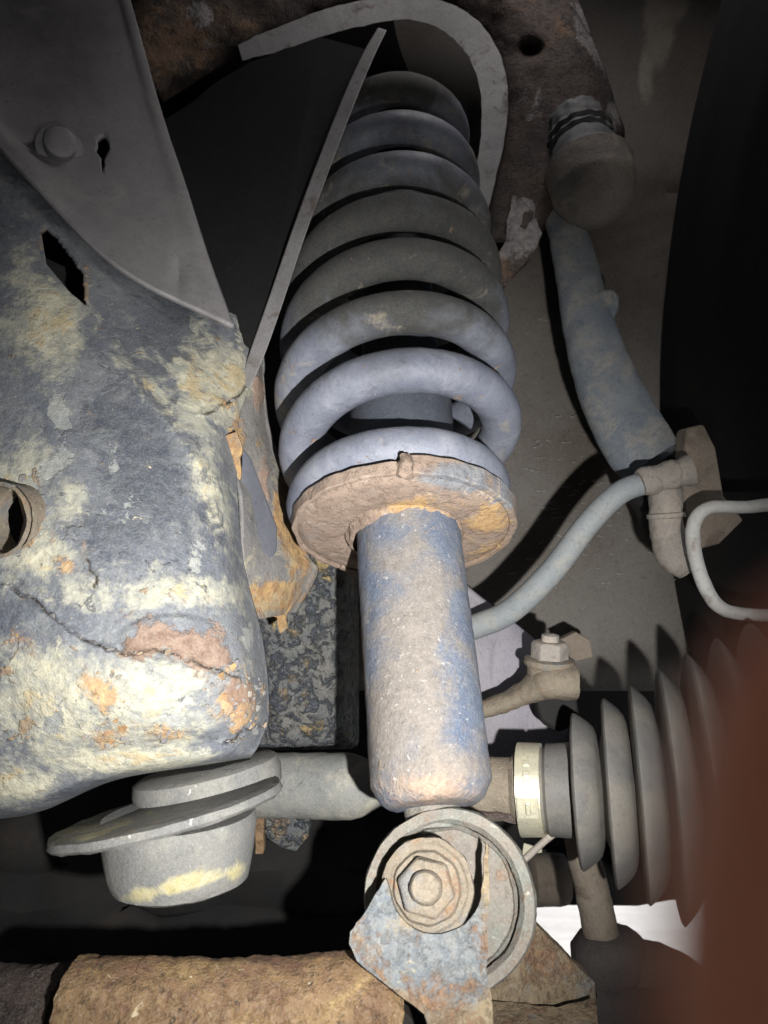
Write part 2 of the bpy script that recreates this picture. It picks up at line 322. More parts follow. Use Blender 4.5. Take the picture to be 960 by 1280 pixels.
def nearseg(x, y, poly, closed=True):
    best = (1e9, 0, 0)
    n = len(poly) if closed else len(poly) - 1
    for i in range(n):
        a, b = poly[i], poly[(i + 1) % len(poly)]; dx, dy = b[0] - a[0], b[1] - a[1]
        t_ = max(0, min(1, ((x - a[0]) * dx + (y - a[1]) * dy) / (dx * dx + dy * dy))); qx, qy = a[0] + t_ * dx, a[1] + t_ * dy
        d = math.hypot(x - qx, y - qy)
        if d < best[0]: best = (d, qx, qy)
    return best
def sheet(mb, net, nu, nv, attr=None, holes=(), disp=None):
    """smooth skin through a net of (px, py, depth) rows"""
    rows = [spline(r, nu) for r in net]
    cols = [spline([r[i] for r in rows], nv) for i in range(nu + 1)]
    g = [[cols[i][j].copy() for i in range(nu + 1)] for j in range(nv + 1)]
    dead = set()
    for poly in holes:
        for j in range(nv):
            for i in range(nu):
                cx = sum(g[a][b][0] for a in (j, j + 1) for b in (i, i + 1)) / 4; cy = sum(g[a][b][1] for a in (j, j + 1) for b in (i, i + 1)) / 4
                if inpoly(cx, cy, poly): dead.add((j, i))
        edge = set()
        for j, i in dead:
            for a in (0, 1):
                for b in (0, 1):
                    vj, vi = j + a, i + b
                    if any((vj - p, vi - q) not in dead for p in (0, 1) for q in (0, 1)): edge.add((vj, vi))
        for vj, vi in edge:
            d, qx, qy = nearseg(g[vj][vi][0], g[vj][vi][1], poly)
            if d < 8: g[vj][vi][0] = qx; g[vj][vi][1] = qy
    vs = []; pix = []
    for j in range(nv + 1):
        for i in range(nu + 1):
            x, y, z = g[j][i]
            if disp: z += disp(x, y, i / nu, j / nv)
            vs.append(P(x, y, z)); pix.append((x, y, z))
    fs = []
    for j in range(nv):
        for i in range(nu):
            if (j, i) not in dead: fs.append((j * (nu + 1) + i, j * (nu + 1) + i + 1, (j + 1) * (nu + 1) + i + 1, (j + 1) * (nu + 1) + i))
    at = {nm: [fn(*q) for q in pix] for nm, fn in attr.items()} if attr else None
    return mb.add(vs, fs, at)
def hexhead(mb, o, ax, r, h, u=None, seg=6, cham=.85):
    return lathe(mb, o, ax, [(0, r), (h * .8, r), (h, r * cham)], seg, u=u)

# ================================================================ SETTING
g = M(); n_ = 60; L = 60
g.add([(-L, -L, 0), (L, -L, 0), (L, L, 0), (-L, L, 0)], [(0, 1, 2, 3)])
tag(g.build('ground', ground_m), kind='structure')

# ---- car shell: bonnet, outer wing, nose, cabin floor (encloses the light)
def box(mb, a, b):
    x0, y0, z0 = a; x1, y1, z1 = b
    return mb.add([(x0, y0, z0), (x1, y0, z0), (x1, y1, z0), (x0, y1, z0), (x0, y0, z1), (x1, y0, z1), (x1, y1, z1), (x0, y1, z1)],
                  [(3, 2, 1, 0), (4, 5, 6, 7), (0, 1, 5, 4), (1, 2, 6, 5), (2, 3, 7, 6), (3, 0, 4, 7)])
shell = thing('car_shell', (-.5, .5, .0), 'black underbody and bonnet of the car closing off the space above the suspension', 'car body')
box(M(), (-1.35, -.35, 1.60), (.62, 1.75, 1.63)).build('bonnet', shield_m, shell, False)
box(M(), (.60, -.35, .80), (.62, 1.745, 1.597)).build('wing_panel', shield_m, shell, False)
box(M(), (-1.35, 1.70, .42), (.597, 1.73, 1.597)).build('nose_panel', shield_m, shell, False)
box(M(), (-1.35, -2.6, .46), (.62, -.36, .50)).build('cabin_floor', shield_m, shell, False)
box(M(), (-1.35, -.35, .20), (-1.32, 1.69, 1.597)).build('far_wing', shield_m, shell, False)
box(M(), (-1.31, 1.0, .33), (.05, 1.06, 1.59)).build('bulkhead', dark_m, shell, False)
box(M(), (-1.31, -.35, .52), (.60, -.32, 1.59)).build('firewall', dark_m, shell, False)

# ---- inner wing liner behind the arm
ln = M()
net = [[(430, -330, 1.06), (600, -330, 1.02), (740, -330, .97), (900, -330, .90), (1050, -330, .82)],
       [(430, -160, 1.02), (600, -160, .98), (740, -150, .93), (900, -150, .86), (1050, -150, .78)],
       [(430, 100, 1.0), (600, 100, .96), (740, 100, .91), (900, 100, .84), (1050, 100, .76)],
       [(430, 400, .96), (600, 400, .93), (740, 400, .88), (900, 400, .82), (1050, 400, .75)],
       [(430, 640, .90), (600, 640, .88), (740, 640, .84), (900, 640, .79), (1050, 640, .73)],
       [(430, 800, .86), (600, 800, .84), (740, 800, .80), (900, 800, .76), (1050, 800, .71)],
       [(430, 860, .90), (600, 860, .88), (740, 860, .84), (900, 860, .80), (1050, 860, .75)]]
sheet(ln, net, 120, 160, {'pale': blobs((825, 30, 22, 70, 1.), (808, 100, 14, 70, .8), (838, 0, 30, 40, .8))},
      disp=lambda x, y, u, v: .006 * noise.noise(Vector((x * .008, y * .008, 0))) - .012 * math.exp(-((x - 800) ** 2 + (y - 395) ** 2) / 2200) + .004 * math.exp(-((y - 258 + (x - 720) * .12) ** 2) / 40))
tag(ln.build('wheel_arch_liner', liner_m, solid=.004), 'grey brown sprayed wheel arch panel behind the knuckle arm and hose', 'arch liner')
# specks of grit and dry grass lying on the liner
sp = M()
for _ in range(150):
    x, y = random.gauss(735, 70), random.gauss(640, 85)
    if not (630 < x < 850 and 380 < y < 760): continue
    z = .785 + (.84 - .80) * (800 - x) / 200 * .5 + (760 - y) / 160 * .045
    z = .84 + (740 - x) / 140 * .045 + (640 - y) * (.0002) - .013 if y < 640 else .84 + (740 - x) / 140 * .045 - (y - 640) * .00025 - .010
    c = P(x, y, z); a = random.uniform(-.4, .4); l = random.choice([.0012, .0018, .003, .005]); h_ = .0005
    d1 = V(math.cos(a), math.sin(a)) * l; d2 = V(-math.sin(a), math.cos(a)) * h_; d3 = FW * .0009
    sp.add([c - d1 - d2, c + d1 - d2 * .4, c + d1 * .9 + d2, c - d1 + d2, c - d3], [(0, 1, 2, 3), (0, 1, 4), (1, 2, 4), (2, 3, 4), (3, 0, 4)])
tag(sp.build('grit_specks', pale_m, smooth=False), 'pale flecks of grit and dry grass stuck on the arch panel', 'grit', kind='stuff')

# ---- dark backdrop panels, added to block light behind the left of the picture
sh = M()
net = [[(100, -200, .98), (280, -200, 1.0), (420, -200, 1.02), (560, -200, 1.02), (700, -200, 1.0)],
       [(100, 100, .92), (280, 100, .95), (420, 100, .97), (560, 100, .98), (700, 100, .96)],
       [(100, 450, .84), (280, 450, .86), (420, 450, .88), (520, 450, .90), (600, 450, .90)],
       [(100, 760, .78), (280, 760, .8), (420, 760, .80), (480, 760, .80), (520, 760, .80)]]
sheet(sh, net, 30, 40); tag(sh.build('engine_bay_backdrop', shield_m, solid=.004), 'added black backdrop filling the dark gap left of and behind the coil spring', 'backdrop')
cb = M(); sheet(cb, [[(-250, 960, .70), (100, 960, .74), (380, 960, .76), (640, 960, .80)], [(-250, 1030, .68), (100, 1030, .72), (380, 1030, .74), (640, 1030, .78)],
                     [(-250, 1180, .66), (100, 1180, .70), (380, 1180, .72), (640, 1180, .76)], [(-250, 1330, .70), (100, 1330, .74), (380, 1330, .76), (640, 1330, .80)]], 60, 40,
      disp=lambda x, y, u, v: .02 * noise.noise(Vector((x * .012, y * .02, 5))))
tag(cb.build('lower_backdrop', dark_m, solid=.03), 'added black backdrop in deep shade below the round rubber mount', 'crossmember')

# ================================================================ LEFT: CORRODED RAIL
RAIL = thing('frame_rail', P(150, 950, .45), 'big corroded chassis rail with peeling slate paint, cream scale and rust at the left', 'chassis rail')
net = [[(-110, 46, .585), (0, 160, .558), (110, 266, .542), (220, 362, .534), (258, 378, .532), (306, 398, .545)],
       [(-110, 240, .515), (0, 300, .492), (100, 370, .48), (212, 450, .478), (268, 470, .492), (320, 455, .53)],
       [(-110, 450, .455), (0, 470, .44), (100, 520, .428), (200, 560, .433), (258, 545, .455), (297, 540, .492)],
       [(-110, 650, .415), (0, 650, .40), (100, 670, .393), (210, 690, .402), (275, 690, .425), (303, 690, .462)],
       [(-110, 780, .40), (0, 770, .385), (100, 790, .378), (210, 800, .385), (290, 800, .405), (329, 800, .45)],
       [(-110, 880, .40), (0, 870, .385), (100, 880, .378), (210, 880, .384), (300, 880, .402), (337, 884, .445)],
       [(-110, 985, .42), (0, 968, .40), (100, 940, .392), (210, 925, .393), (290, 922, .408), (327, 925, .44)],
       [(-110, 1032, .455), (0, 1021, .43), (60, 1008, .422), (150, 972, .415), (260, 954, .418), (314, 946, .442)],
       [(-110, 1030, .56), (0, 1016, .53), (60, 1004, .53), (150, 970, .53), (260, 952, .53), (314, 944, .53)]]
cr1 = [(0, 728), (45, 752), (90, 792), (115, 805), (150, 818), (190, 812), (240, 826), (300, 846)]
cr2 = [(283, 930), (296, 918), (318, 910), (332, 900)]
cr3 = [(256, 520), (275, 508), (300, 495), (312, 478)]
cr4 = [(110, 700), (116, 722), (118, 736)]
slot = [(51, 288), (60, 284), (76, 300), (104, 338), (108, 382), (88, 366), (58, 330)]
hole = [(-30, 640), (-18, 615), (5, 607), (22, 620), (30, 650), (22, 682), (5, 694), (-18, 680)]
def rdisp(x, y, u, v):
    z = .0013 * noise.fractal(Vector((x * .014, y * .014, 0)), 1, 2, 4) + .0005 * noise.fractal(Vector((x * .12, y * .12, 0)), 1, 2, 3)
    for c, wd, dp in ((cr1, 2.2 + 2.2 * noise.noise(Vector((x * .05, 9, 1))), .0022), (cr2, 2.5, .003), (cr3, 3, .004), (cr4, 2.5, .002)):
        xj = x + 5 * noise.noise(Vector((x * .07, y * .07, 1))); yj = y + 6 * noise.noise(Vector((x * .08, y * .08, 7)))
        d, qx, qy = nearseg(xj, yj, c, False)
        wd = max(wd, .6)
        if d < wd: z += dp * (1 - d / wd)
        elif d < wd + 10 and y < qy: z -= dp * .35 * (1 - (d - wd) / 10)
    # pressed fold running down the face, lapped lower skin below the seam
    a = ((x - 130) * .80 - (y - 430) * .60 * .95) if False else ((x - 130) - (y - 430) * .80) * .78
    if 380 < y < 700: z -= .0045 * math.exp(-abs(a) / 16) * math.exp(-((y - 540) / 110) ** 2)
    if x < 320 and y > 700:
        sy = 728 + (x / 115) * 77 if x < 115 else 805 + (x - 115) * .22
        sy += 5 * noise.noise(Vector((x * .05, 3, 3))); z -= .0026 / (1 + math.exp(-(y - sy) / 1.6)) * math.exp(-max(0, y - 860) / 60)
    d = math.hypot((x - 215) / 68, (y - 800) / 34)
    if d < 1: z -= .0018 * min(1, (1 - d) * 6)
    # upright weld ridges beside the strap
    for xx in (236, 268, 292): 
        if 395 < y < 540: z -= .0016 * math.exp(-((x - xx - (y - 460) * .05) ** 2) / 30) * math.exp(-((y - 440) ** 2) / 4000)
    return z
crk = lambda x, y, z: max(0, 1 - min(nearseg(x + 5 * noise.noise(Vector((x * .07, y * .07, 1))), y + 6 * noise.noise(Vector((x * .08, y * .08, 7))), c, False)[0] for c in (cr1, cr2, cr3, cr4)) / (2.6 + 2.2 * noise.noise(Vector((x * .05, 9, 1)))))
RA = {'cream': blobs((255, 470, 60, 80, 1.), (292, 480, 30, 60, 1.), (60, 400, 55, 70, 1.), (25, 330, 40, 40, .5), (20, 620, 60, 110, .62), (50, 690, 60, 40, .8), (110, 740, 80, 40, .6), (60, 880, 110, 90, .82), (180, 880, 110, 80, .74), (20, 980, 60, 30, .9), (150, 950, 130, 22, 1.),
                     (190, 490, 90, 16, .75, 48), (265, 500, 40, 40, .95), (250, 430, 22, 30, .8), (300, 430, 14, 40, .6), (262, 610, 30, 90, .75, -15), (225, 740, 90, 30, .7), (90, 640, 30, 50, .7)),
      'grey': blobs((78, 530, 22, 62, .95, -8), (62, 585, 26, 26, .8), (42, 420, 10, 40, .6), (140, 575, 15, 42, .85, -8), (160, 632, 13, 26, .9, 15), (240, 690, 20, 48, .95, -20), (60, 905, 30, 22, .8), (310, 800, 14, 30, .9), (205, 895, 45, 26, .55), (130, 640, 8, 14, .6), (90, 555, 10, 60, .6)),
      'dark': blobs((180, 580, 80, 130, .95, -20), (200, 420, 60, 70, .9, 40), (90, 240, 90, 60, .9, 45), (150, 660, 60, 60, .9), (60, 740, 60, 22, .4), (130, 895, 12, 20, .6), (20, 900, 20, 30, .5), (110, 985, 70, 14, .8, -15), (215, 650, 50, 80, .7)),
      'rust': blobs((135, 870, 26, 40, .9), (140, 920, 40, 20, .9), (290, 870, 42, 45, 1.), (200, 920, 40, 18, .7), (80, 705, 22, 16, .9), (105, 690, 12, 22, .8), (300, 540, 16, 30, 1.), (280, 500, 22, 22, .7), (20, 800, 40, 20, .6), (30, 640, 22, 60, .9), (52, 300, 10, 22, .8), (108, 360, 8, 30, .8), (300, 900, 30, 22, .9), (232, 745, 30, 16, .5)),
      'brick': blobs((205, 800, 62, 32, 1.15), (258, 815, 36, 34, 1.1), (295, 868, 38, 26, .8), (300, 560, 10, 30, .5)), 'crack': crk}
sheet(M(), [[]], 1, 1) if False else None
rm = M(); sheet(rm, net, 190, 430, RA, (slot, hole), rdisp)
rm.build('side_wall', rail_m, RAIL, solid=.003)
fk = M(); cand = [(rm.v[i], rm.a['rust'][i]) for i in range(len(rm.v)) if rm.a['rust'][i] > .35 or (rm.a['crack'][i] > .3)]
for c, rr_ in random.sample(cand, 170):
    px_, py_, _ = proj(c)
    if inpoly(px_, py_, slot) or inpoly(px_, py_, hole) or py_ > 935 or px_ < -5: continue
    r0 = random.choice([.0008, .0012, .0018, .003]); a0 = random.uniform(0, 6.3); n0 = V(random.gauss(0, .25), random.gauss(0, .25), -1); u0 = n0.orthogonal().normalized(); w0 = n0.cross(u0)
    ring = [c + n0 * .0006 + (u0 * math.cos(a0 + k * 1.05) + w0 * math.sin(a0 + k * 1.05) * .6) * r0 * random.uniform(.6, 1.2) for k in range(6)]
    fk.add(ring + [q - n0 * .0016 for q in ring], [tuple(range(6))] + [(k, k + 6, (k + 1) % 6 + 6, (k + 1) % 6) for k in range(6)], {'rust': [random.choice([0., 0., .6])] * 12})
tag(fk.build('rust_scale', gus_m, RAIL, False), kind='stuff')
# rolled collar round the big hole
col_ = M(); lathe(col_, P(2, 650, .394), V(.30, .02, .95), fine([(-.0015, .0195), (-.002, .0175), (.0, .0168), (.022, .0168), (.022, .0185), (.0, .0195)], .002), 40, u=V(0, 1), cap=False)
col_.rough(.0006, 300).build('hole_collar', shaft_m, RAIL)
# web inside the rail seen through the openings
wb = M(); slab(wb, [(-150, 230), (230, 400), (250, 760), (-150, 760)], lambda x, y: .60 - (y - 230) * .0002, .004); wb.build('inner_web', dark_m, RAIL, False)
# gusset beside the spring
gs = M()
net = [[(306, 395, .545), (314, 395, .55), (322, 395, .56)],
       [(308, 460, .535), (322, 462, .54), (330, 470, .555)],
       [(285, 545, .495), (318, 540, .52), (338, 535, .55)],
       [(302, 620, .475), (335, 615, .51), (362, 610, .545)],
       [(304, 690, .468), (346, 690, .50), (385, 690, .54)],
       [(308, 735, .47), (350, 730, .50), (398, 715, .545)],
       [(318, 775, .47), (345, 770, .50), (372, 765, .54)]]
GA = {'rust': blobs((370, 670, 26, 60, 1.), (290, 560, 18, 30, 1.), (345, 745, 45, 26, 1.), (325, 560, 8, 60, .5), (350, 640, 14, 50, .8)), 'brick': blobs((322, 490, 12, 40, .9), (330, 600, 10, 60, .5), (372, 640, 14, 30, .6))}
sheet(gs, net, 60, 170, GA, disp=lambda x, y, u, v: .0012 * noise.fractal(Vector((x * .05, y * .05, 3)), 1, 2, 5) + .006 * math.exp(-((u - .36) / .2) ** 2) * math.exp(-((y - 635) / 62) ** 4) - .003 * math.exp(-((u - .97) / .07) ** 2))
gs.build('gusset', gus_m, RAIL, solid=.003)
wbm = M(); slab(wbm, [(303, 560), (312, 572), (330, 618), (346, 660), (345, 690), (332, 705), (306, 706), (299, 700), (301, 640)], lambda x, y: .487 + (x - 300) * .0006 - (y - 560) * .00011, .003); wbm.build('slate_web', smooth_m, RAIL, bevel=.001)
fl = M(); slab(fl, [(278, 548), (296, 540), (303, 560), (298, 610), (288, 606), (276, 572)], lambda x, y: .475 + (y - 540) * .0001, .003, ragged=5, attr={'rust': blobs((288, 575, 30, 50, 1.))}); fl.build('rust_flake', gus_m, RAIL)
fl = M(); slab(fl, [(304, 752), (330, 742), (368, 748), (358, 768), (360, 785), (350, 792), (346, 772), (322, 766)], lambda x, y: .482 + (x - 300) * .0006, .002, ragged=6, attr={'rust': blobs((335, 765, 60, 50, 1.))}); fl.build('rust_flake', gus_m, RAIL)

# ---- upper plate bolted above the rail
UPL = thing('rail_cover_plate', P(150, 300, .55), 'smooth grey undercoated plate above the rail with a stud and keyhole', 'cover plate')
net = [[(-120, -130, .70), (0, -130, .70), (80, -120, .705), (130, -100, .712)],
       [(-120, -20, .655), (0, 0, .655), (95, 0, .66), (161, 0, .668)],
       [(-118, 20, .63), (10, 80, .62), (120, 130, .615), (198, 135, .635)],
       [(-115, 40, .60), (15, 165, .58), (135, 245, .570), (232, 238, .598)],
       [(-112, 60, .575), (10, 178, .548), (140, 306, .530), (258, 322, .560)],
       [(-110, 66, .562), (35, 228, .528), (150, 340, .509), (290, 412, .516)]]
key = [(122, 180), (130, 174), (136, 180), (136, 192), (131, 204), (129, 222), (126, 204), (121, 194)]
key = [tuple(v) for v in spline(key + key[:1], 40)[:-1]]
up_ = M(); sheet(up_, net, 130, 150, None, (key,), lambda x, y, u, v: .0015 * noise.fractal(Vector((x * .01, y * .01, 0)), 1, 2, 4) - .002 * math.exp(-((u - .97) / .03) ** 2) + .004 * math.exp(-((x - 222) ** 2 / 60 + (y - 352) ** 2 / 400)))
up_.build('panel', plate_m, UPL, solid=.0035)
st = M(); lathe(st, P(74, 186, .577), V(.42, .05, -.85), fine([(-.012, .017), (.0, .0175), (.003, .0165), (.0035, .0115), (.014, .011), (.0155, .0085), (.0155, .0)], .004), 32); st.build('stud', plate_m, UPL)

# ---- rubber mount hanging under the rail
RM = thing('rubber_mount', P(225, 1100, .41), 'round grey rubber mount with wide tilted flange under the rail', 'rubber mount')
ax = V(-.10, 1, -.10)
o0 = P(262, 950, .425)
lathe(M(), P(256, 944, .458), V(.20, 1, -.12), fine([(.006, .038), (.008, .042), (.014, .0435), (.0225, .0425), (.0245, .037)], .003), 56, rmod=lambda s, a: 1 + .012 * math.sin(3 * a)).rough(.0006, 80).build('upper_cup', greyrub_m, RM)
fl_ax = V(.222, .975, -.14)
lathe(M(), P(212, 1014, .415), V(.22, 1, -.17), fine([(-.0032, .054), (-.0022, .0605), (.0012, .0615), (.003, .0595), (.0032, .03)], .003), 72, attr={'rust': blobs((145, 1025, 45, 22, 1.), (250, 995, 20, 12, .7)), 'cream': blobs((100, 1035, 70, 22, .6))}, rmod=lambda s, a: 1 + .012 * math.sin(3 * a + 1) + .006 * math.sin(11 * a)).rough(.0006, 120).build('flange', greyrub_m, RM)
lathe(M(), P(224, 1010, .413), V(.04, 1, -.10), fine([(.003, .0395), (.008, .0405), (.030, .0375), (.0365, .0355), (.0385, .032), (.0385, .0)], .003), 64, attr={'cream': blobs((235, 1104, 110, 11, .95, -14))}, rmod=lambda s, a: 1 + .01 * math.sin(2 * a)).rough(.0004, 90).build('rubber_body', greyrub_m, RM)

# ---- greasy casting behind
GC = M(); sheet(GC, [[(310, 680, .60), (360, 690, .60), (426, 680, .61), (440, 680, .68)], [(310, 800, .59), (360, 800, .585), (425, 800, .60), (440, 800, .67)], [(310, 900, .59), (360, 900, .58), (425, 900, .60), (440, 900, .67)], [(310, 926, .60), (360, 927, .60), (424, 926, .61), (440, 926, .67)], [(310, 920, .68), (360, 920, .68), (424, 920, .68), (440, 920, .72)]], 60, 100,
      {'rust': blobs((350, 705, 40, 30, 1.), (400, 700, 20, 40, .8), (345, 760, 16, 30, .9), (380, 905, 40, 12, .7))}, disp=lambda x, y, u, v: .0035 * noise.fractal(Vector((x * .05, y * .05, 2)), 1, 2, 5))
tag(GC.build('oily_casting', grease_m, solid=.006), 'oily black blue casting with orange crust between the rail and damper tube', 'casting')
sb = thing('steering_arm_stub', P(350, 1060, .60), 'rusty flat link end hanging below the grey shaft', 'link end')
sb_m = M(); slab(sb_m, [(318, 1012), (330, 1012), (329, 1068), (318, 1068)], .575, .008, ragged=2); sb_m.build('rusty_edge', rust_m, sb, bevel=.001)
sb_m = M(); slab(sb_m, [(331, 1010), (388, 1010), (386, 1045), (370, 1064), (352, 1060), (332, 1046)], .585, .02, ragged=3); sb_m.build('greasy_lug', grease_m, sb, bevel=.002)

# ================================================================ SPRING AND DAMPER
T0, T1 = P(541, 1008, .401), P(508, 640, .485); TAX = (T1 - T0).normalized(); TL = (T1 - T0).length
DMP = thing('damper_strut', P(560, 1120, .39), 'dusty blue damper tube with rusty spring seat and lower eye', 'damper')
tb = M(); lathe(tb, T0, TAX, fine([(0, .010), (.0005, .024), (.003, .0275), (.011, .0322), (.016, .0322), (TL + .012, .0322)], .0035), 72,
      attr={'dust': blobs((515, 830, 50, 190, 1.), (535, 960, 75, 50, .8), (480, 900, 26, 100, .7), (520, 665, 26, 24, .5)), 'rust': blobs((535, 985, 90, 34, 1.), (540, 700, 22, 20, .5), (500, 985, 60, 20, .7))}, u=V(1, 0),
      rmod=lambda s, a: 1 + .004 * math.sin(3 * a + s * 40)); tb.rough(.0005, 160).build('tube', tube_m, DMP)
# spring seat
SC = P(505, 660, .484); SAX0 = (P(494, 130, .77) - P(504, 640, .49)).normalized(); SAX = (P(492, 130, .70) - P(505, 640, .492)).normalized()
vfront = (-FW + SAX * FW.dot(SAX)).normalized(); uright = SAX.cross(vfront); uright = uright if uright.dot(RT) > 0 else -uright
def seatr(s, a): return 1 + .006 * math.sin(5 * a) + .004 * math.sin(13 * a + 2)
SA = {'och': blobs((530, 632, 70, 16, 1.), (610, 655, 40, 50, .9), (600, 690, 30, 20, .8), (520, 625, 30, 10, .7)), 'paint': blobs((590, 600, 70, 18, 1.), (395, 600, 40, 18, .25), (630, 625, 20, 18, .8))}
seat = M(); lathe(seat, SC, SAX, fine([(-.004, .0325), (-.0055, .045), (-.0035, .062), (0, .0675), (.004, .0685), (.004, .040)], .003), 110, attr=SA, u=uright, rmod=seatr); seat.rough(.0004, 130, 4).build('spring_seat', seat_m, DMP)
# upstanding rim: runs from the weld step round the right hand side
def arc_rim(a0, a1, r0, r1, s0, s1, n, lift=None):
    mb = M(); vs = []; fs = []
    v_ = vfront
    for i in range(n + 1):
        a = a0 + (a1 - a0) * i / n; dr = uright * math.cos(a) + v_ * math.sin(a); k = lift(i / n) if lift else 0
        vs += [SC + dr * (r1 + .0006 * math.sin(a * 17)) + SAX * s0, SC + dr * (r1 + .001 + .0004 * math.sin(a * 23)) + SAX * (s1 + k), SC + dr * r0 + SAX * (s1 + k), SC + dr * r0 + SAX * s0]
    for i in range(n):
        for k in range(4): fs.append((4 * i + k, 4 * i + (k + 1) % 4, 4 * i + 4 + (k + 1) % 4, 4 * i + 4 + k))
    fs += [(0, 1, 2, 3), (4 * n + 3, 4 * n + 2, 4 * n + 1, 4 * n)]
    return mb.add(vs, fs, {nm: [fn(*proj(q)) for q in vs] for nm, fn in SA.items()})
arc_rim(R(-129), R(88), .0655, .0700, -.003, .0085, 90).rough(.0003, 160).build('seat_rim', seat_m, DMP, bevel=.0008)
arc_rim(R(94), R(230), .0665, .0695, -.003, .0045, 60).rough(.0003, 160).build('seat_rim', seat_m, DMP, bevel=.0006)
ws = M(); lathe(ws, SC + (uright * math.cos(R(90)) + vfront * math.sin(R(90))) * .0690 + SAX * -.006, SAX, fine([(0, .002), (.002, .0045), (.008, .005), (.013, .004), (.015, .002)], .002), 20, rmod=lambda s, a: 1 + .2 * math.sin(3 * a + s * 300)); ws.rough(.0015, 220).build('weld_lump', seat_m, DMP)
wd = M(); lathe(wd, SC - SAX * .0052, SAX, fine([(-.0055, .0322), (-.0045, .0345), (-.001, .0365), (.002, .0372)], .001), 100, u=uright, cap=False, rmod=lambda s, a: 1 + .02 * math.sin(9 * a) * math.sin(4 * a + 1), attr={'och': blobs((530, 632, 75, 26, 1.), (600, 650, 30, 40, .6))})
wd.rough(.0012, 240).build('weld_bead', seat_m, DMP)
# inner dust sleeve seen between the coils
dsl = M(); lathe(dsl, SC + SAX * .010, SAX, fine([(0, .024), (.004, .030), (.046, .031), (.049, .035), (.085, .035), (.09, .028), (.30, .024)], .006), 48); dsl.build('dust_sleeve', sleeve_m, DMP)
# coil spring
SPR = M(); SAX = SAX0; vfront = (-FW + SAX * FW.dot(SAX)).normalized(); uright = SAX.cross(vfront); uright = uright if uright.dot(RT) > 0 else -uright
A0 = P(498, 640, .492); A1 = P(494, 130, .79); AL = (A1 - A0).length
def Rad(f):
    a = min(1, max(0, f / .16)); b_ = min(1.2, max(0, (f - .40) / .6))
    return .0575 + .0150 * a * a * (3 - 2 * a) - .0190 * b_
WIRE = .0138
def frontpix(s): return proj(A0 + SAX * s + vfront * Rad(s / AL))[1]
ks = [563, 464, 391, 324, 266, 213, 161, 112]
ss = []
for y in ks:
    lo, hi = -.1, AL * 1.6
    for _ in range(60):
        md = (lo + hi) / 2
        if frontpix(md) > y: lo = md
        else: hi = md
    ss.append(lo)
def s_at(turn):                          # turn 0 = first front crossing
    x = turn; n = len(ss) - 1
    if x <= 0: return ss[0] + x * .010
    if x >= n: return ss[n] + (x - n) * (ss[n] - ss[n - 1])
    j = int(x); q = [ss[0] - .012] + ss + [2 * ss[-1] - ss[-2]]
    return cr(q[j], q[j + 1], q[j + 2], q[j + 3], x - j)
turns = 8.2; N = int(turns * 72); vs = []; fs = []; seg = 20; cpts = []
for i in range(N + 1):
    tr = -.32 + turns * i / N; th = 2 * math.pi * (tr + .25); s = s_at(tr)
    cpts.append(A0 + SAX * s + (-uright * math.cos(th) + vfront * math.sin(th)) * Rad(s / AL))
fr = frames(cpts)
for i, c in enumerate(cpts):
    t_, a, b = fr[i]; k_ = min(1, i / 10 + .55)
    for k in range(seg):
        an = 2 * math.pi * k / seg; vs.append(c + (a * math.cos(an) + b * math.sin(an)) * WIRE * k_)
for i in range(N):
    for k in range(seg): fs.append((i * seg + k, i * seg + (k + 1) % seg, (i + 1) * seg + (k + 1) % seg, (i + 1) * seg + k))
fs += [tuple(range(seg))[::-1], tuple(range(N * seg, N * seg + seg))]
gb = blobs((490, 105, 150, 34, 1.2), (480, 318, 280, 118, 1.25), (400, 215, 60, 70, .8), (540, 220, 60, 26, .5))  # shade over the middle and top coils, painted into the spring colour
SPR.add(vs, fs, {'coil_shade': [gb(*proj(v)) for v in vs]}).rough(.0003, 120)
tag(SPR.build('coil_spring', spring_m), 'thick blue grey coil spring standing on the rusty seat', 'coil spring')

# lower eye
EO = P(561, 1124, .378); EAX = V(.12, .42, .9)
eye = M(); lathe(eye, EO, EAX, fine([(.004, .0345), (.0, .0365), (.0, .0415), (.003, .0425), (.044, .0445), (.047, .043), (.047, .034), (.004, .0345)], .003), 80, u=V(1, 0), cap=False, rmod=lambda s, a: 1 + .006 * math.sin(4 * a)); eye.rough(.0007, 140).build('lower_eye', eye_m, DMP)
bs = M(); lathe(bs, EO, EAX, fine([(.012, .0343), (.010, .0325), (.015, .0305), (.020, .0295), (.022, .026), (.022, .018), (.022, .0)], .002), 64, rmod=lambda s, a: 1 + .01 * math.sin(7 * a)); bs.rough(.0008, 200).build('bush_rubber', eye_m, DMP)
# web from tube down to the eye
wbk = M(); lathe(wbk, T0 + TAX * .003 + FW * .014, -TAX, fine([(-.002, .020), (.004, .016), (.020, .014)], .004), 40); wbk.build('neck', eye_m, DMP)

# ================================================================ LOWER BRACKET AND ARM
LB = thing('lower_arm_bracket', P(590, 1260, .37), 'rusty fork bracket with worn blue front ear and large bolt holding the damper eye', 'fork bracket')
ear = M()
cut = [(545 + 58 * math.cos(R(a)), 1108 + 60 * math.sin(R(a))) for a in range(172, 8, -11)]
slab(ear, [(482, 1098), (462, 1130), (438, 1165), (436, 1180), (446, 1202), (480, 1228), (530, 1268), (552, 1340), (622, 1340), (615, 1262), (609, 1220), (611, 1060), (608, 1052)] + cut[::-1], lambda x, y: .361 - (y - 1110) * .00016, .006, push=V(.1, .42, .9),
     attr={'paint': blobs((530, 1196, 80, 40, 1.), (470, 1150, 26, 44, .8), (590, 1190, 22, 60, .9)), 'rust': blobs((580, 1265, 60, 40, 1.), (480, 1230, 40, 20, .6))}, cuts=2, ragged=3)
ear.rough(.0007, 130).build('front_ear', ear_m, LB, bevel=.0012)
